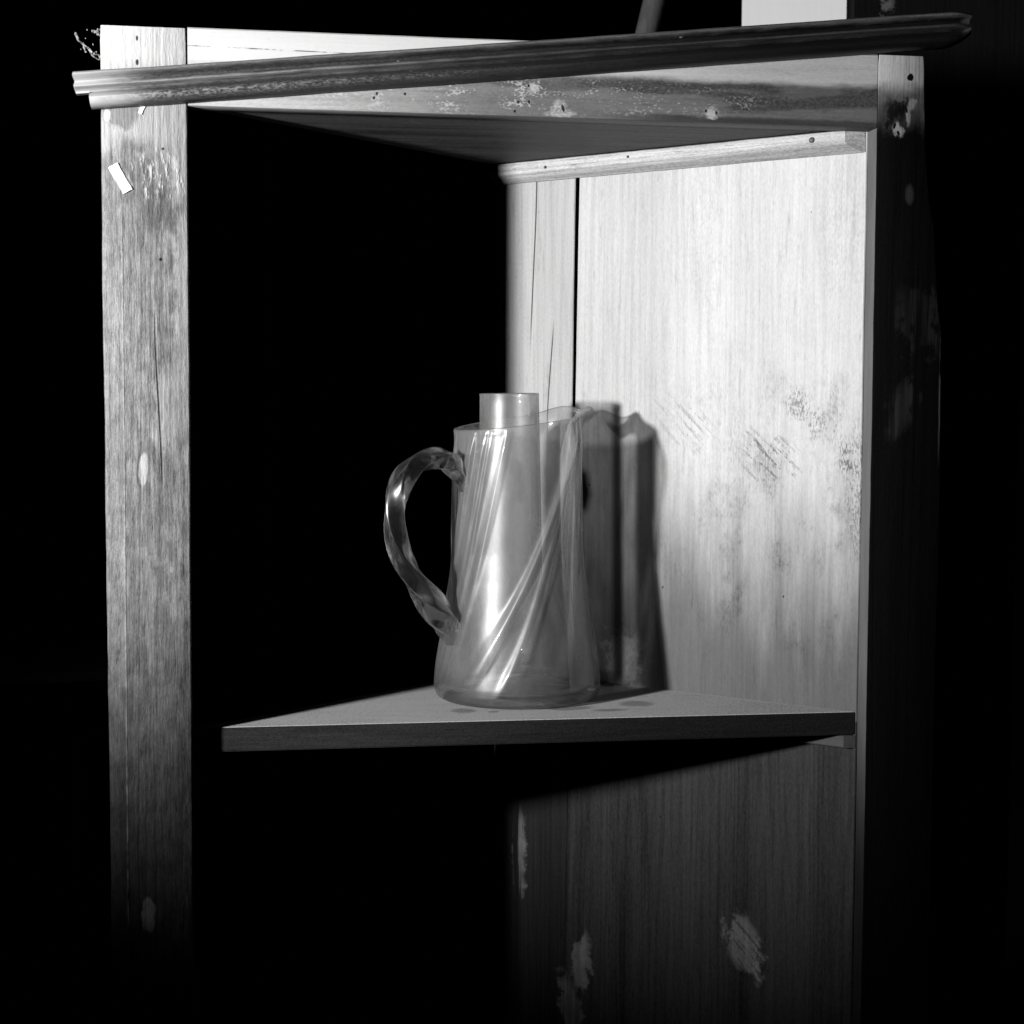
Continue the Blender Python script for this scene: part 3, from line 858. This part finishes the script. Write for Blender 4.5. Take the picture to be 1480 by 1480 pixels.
def body_r(az, t):
    z = t*rim_z(az)
    r = lerp_tab(PO, t*0.2535)
    d = wrap(az-AZ)
    sp = smooth((t-0.915)/0.085)**1.3
    r += 0.0006*smooth((t-0.985)/0.015)
    r += 0.0195*math.exp(-(d/R(21))**2)*sp
    r -= 0.0035*math.exp(-((abs(d)-R(38))/R(15))**2)*sp
    return r, z
for i in range(NZ+1):
    t = (i/NZ)
    t = t*t*0.35+t*0.65
    ring = []
    for j in range(NA):
        az = 2*math.pi*j/NA
        r, z = body_r(az, t)
        r += rib_h(az, t)
        ring.append((r*math.cos(az), r*math.sin(az), z))
    rings.append(ring)
TH = 0.0026
for k in range(1, 6):      # fire-polished rim
    a = math.pi*k/6
    ring = []
    for j in range(NA):
        az = 2*math.pi*j/NA
        r, z = body_r(az, 1.0)
        tb = TH*1.5
        r2 = r-tb/2+tb/2*math.cos(a)
        ring.append((r2*math.cos(az), r2*math.sin(az), z+0.0022*math.sin(a)))
    rings.append(ring)
for i in range(60, -1, -1):
    t = 0.05+0.95*i/60
    ring = []
    for j in range(NA):
        az = 2*math.pi*j/NA
        r, z = body_r(az, t)
        r -= TH*(1.0+0.8*max(0, (0.2-t)/0.2))
        ring.append((r*math.cos(az), r*math.sin(az), z))
    rings.append(ring)
for q in (0.93, 0.8, 0.62, 0.42, 0.2, 0.03):      # inside floor, pushed up in the middle
    rr = 0.0705*q
    z = 0.0105+0.0150*smooth((0.95-q)/0.9)
    rings.append([(rr*math.cos(2*math.pi*j/NA), rr*math.sin(2*math.pi*j/NA), z) for j in range(NA)])
k_in = len(rings)
under = []
for q in (0.03, 0.3, 0.6, 0.85, 0.95):
    rr = 0.069*q
    z = 0.0008+0.0165*smooth((0.9-q)/0.85)
    under.append([(rr*math.cos(2*math.pi*j/NA), rr*math.sin(2*math.pi*j/NA), z) for j in range(NA)])
v, f = loft(under+rings)
link('body', v, f, M_JUG, jug, loc=(JX, JY, 0.0004), smooth=180)

# twisted handle
HP = [(0.0572, 0.1905), (0.0600, 0.1985), (0.0640, 0.2075), (0.0700, 0.2160), (0.0790, 0.2212), (0.0908, 0.2222), (0.1073, 0.2172), (0.1204, 0.2040), (0.1272, 0.1852), (0.1286, 0.1632), (0.1240, 0.1414), (0.1150, 0.1239), (0.1030, 0.1072), (0.0915, 0.0925), (0.0815, 0.0800), (0.0735, 0.0665), (0.0702, 0.0540)]
HR = [0.0030, 0.0052, 0.0070, 0.0085, 0.0086, 0.0082, 0.0084, 0.0089, 0.0090, 0.0087, 0.0086, 0.0089, 0.0098, 0.0112, 0.0118, 0.0095, 0.0040]
def catmull(P, m):
    out = []
    for i in range(len(P)-1):
        p0, p1, p2, p3 = P[max(i-1, 0)], P[i], P[i+1], P[min(i+2, len(P)-1)]
        for k in range(m):
            t = k/m
            out.append(tuple(0.5*((2*b)+(c-a)*t+(2*a-5*b+4*c-d)*t*t+(3*b-a-3*c+d)*t*t*t) for a, b, c, d in zip(p0, p1, p2, p3)))
    out.append(P[-1])
    return out
pp = catmull([(a, b, r) for (a, b), r in zip(HP, HR)], 9)
HA = AZ+math.pi+R(3)
hd = Vector((math.cos(HA), math.sin(HA), 0))
side = Vector((-math.sin(HA), math.cos(HA), 0))
rings = []
NS = 64
for i, (r, z, rad) in enumerate(pp):
    a = pp[max(i-1, 0)]
    b = pp[min(i+1, len(pp)-1)]
    tg = (hd*(b[0]-a[0])+Vector((0, 0, b[1]-a[1]))).normalized()
    nn = side.cross(tg)
    t = i/(len(pp)-1)
    tw = t*2*math.pi*1.4+0.4
    ring = []
    for j in range(NS):
        th = 2*math.pi*j/NS
        lob = 1.12-0.26*abs(math.sin(2*(th-tw)))**0.9
        p = hd*r+Vector((0, 0, z))+(side*math.cos(th)+nn*math.sin(th))*rad*lob*1.13
        ring.append(p)
    rings.append(ring)
v, f = loft(rings)
link('handle', v, f, M_HANDLE, jug, loc=(JX, JY, 0.0004), smooth=180)

# ------------------------------------------------------------------ straight glass cylinder standing in the jug
tp = []
z0, z1 = 0.0268, 0.2812
ro = lambda z: 0.0305-0.0033*(z-z0)/(z1-z0)
outer = [(0.003, z0+0.003), (0.014, z0+0.0022), (0.024, z0+0.0004), (0.0272, z0), (0.0292, z0+0.0012), (0.0304, z0+0.004)]
outer += [(ro(z0+0.006+(z1-z0-0.008)*i/30), z0+0.006+(z1-z0-0.008)*i/30) for i in range(31)]
rt_ = ro(z1)
outer += [(rt_+0.0004, z1-0.001), (rt_+0.0001, z1), (rt_-0.0011, z1+0.0004), (rt_-0.002, z1-0.0002)]
outer += [(ro(z)-0.0021, z) for z in [z1-0.002-(z1-z0-0.012)*i/20 for i in range(21)]]
outer += [(0.026, z0+0.0065), (0.014, z0+0.0062), (0.003, z0+0.007)]
v, f = lathe(outer, 128)
cyl = link('glass_cylinder', v, f, M_TUBE, loc=(-0.0028, JY-0.001, 0), smooth=180)
cyl.rotation_euler = (0, R(-0.7), 0)
tag(cyl, 'straight clear glass cylinder standing inside the jug with its rim above it', 'glass cylinder')

# ------------------------------------------------------------------ things in the dark behind
# white board turned towards the lamp
v, f = box(0, 0.1325, 0, 0.018, FLOOR, 1.05)
wb_ = link('white_board', v, f, M_WHITE, loc=(0.3834, 0.718, 0), rotz=R(-28))
tag(wb_, 'plain white board standing upright in the dark behind the cupboard at upper right', 'board')
# dark post right of it
v, f = box(0, 0.24, 0, 0.03, FLOOR, 1.1)
po = link('dark_post', v, f, M_POST, loc=(0.5045, 0.64, 0), rotz=R(4))
tag(po, 'wide near-black timber post in the background at the far right', 'post')
# leaning pole
v, f = tube_geo([(-0.3, 0, FLOOR+0.01), (-0.11, 0, 0.2), (0.112, 0, 1.15)], [0.0145, 0.0145, 0.0135], 20)
pl = link('leaning_pole', v, f, M_POLE, loc=(0.2415, 0.72, 0), smooth=40)
tag(pl, 'grey wooden pole leaning in the dark behind the cupboard', 'pole')
# turned pedestal table far left
pt = tag(empty('pedestal_table', (-0.47, 0.62, FLOOR)), 'dark turned pedestal table barely visible left of the cupboard', 'table')
v, f = lathe([(0.01, -0.03), (0.2, -0.03), (0.215, -0.022), (0.215, -0.012), (0.2, -0.006), (0.01, -0.006)], 64)
link('table_top', v, f, M_FURN, pt, loc=(-0.47, 0.62, 0), smooth=40)
v, f = lathe([(0.03, -0.031), (0.022, -0.05), (0.013, -0.06), (0.02, -0.075), (0.024, -0.09), (0.016, -0.105), (0.03, -0.118), (0.034, -0.13), (0.034, -0.62), (0.05, -0.66)], 40)
link('column', v, f, M_FURN, pt, loc=(-0.47, 0.62, 0), smooth=40)
v, f = lathe([(0.03, -0.661), (0.16, -0.68), (0.19, -0.7), (0.19, -0.748), (0.02, -0.7495)], 48)
link('foot', v, f, M_FURN, pt, loc=(-0.47, 0.62, 0), smooth=40)
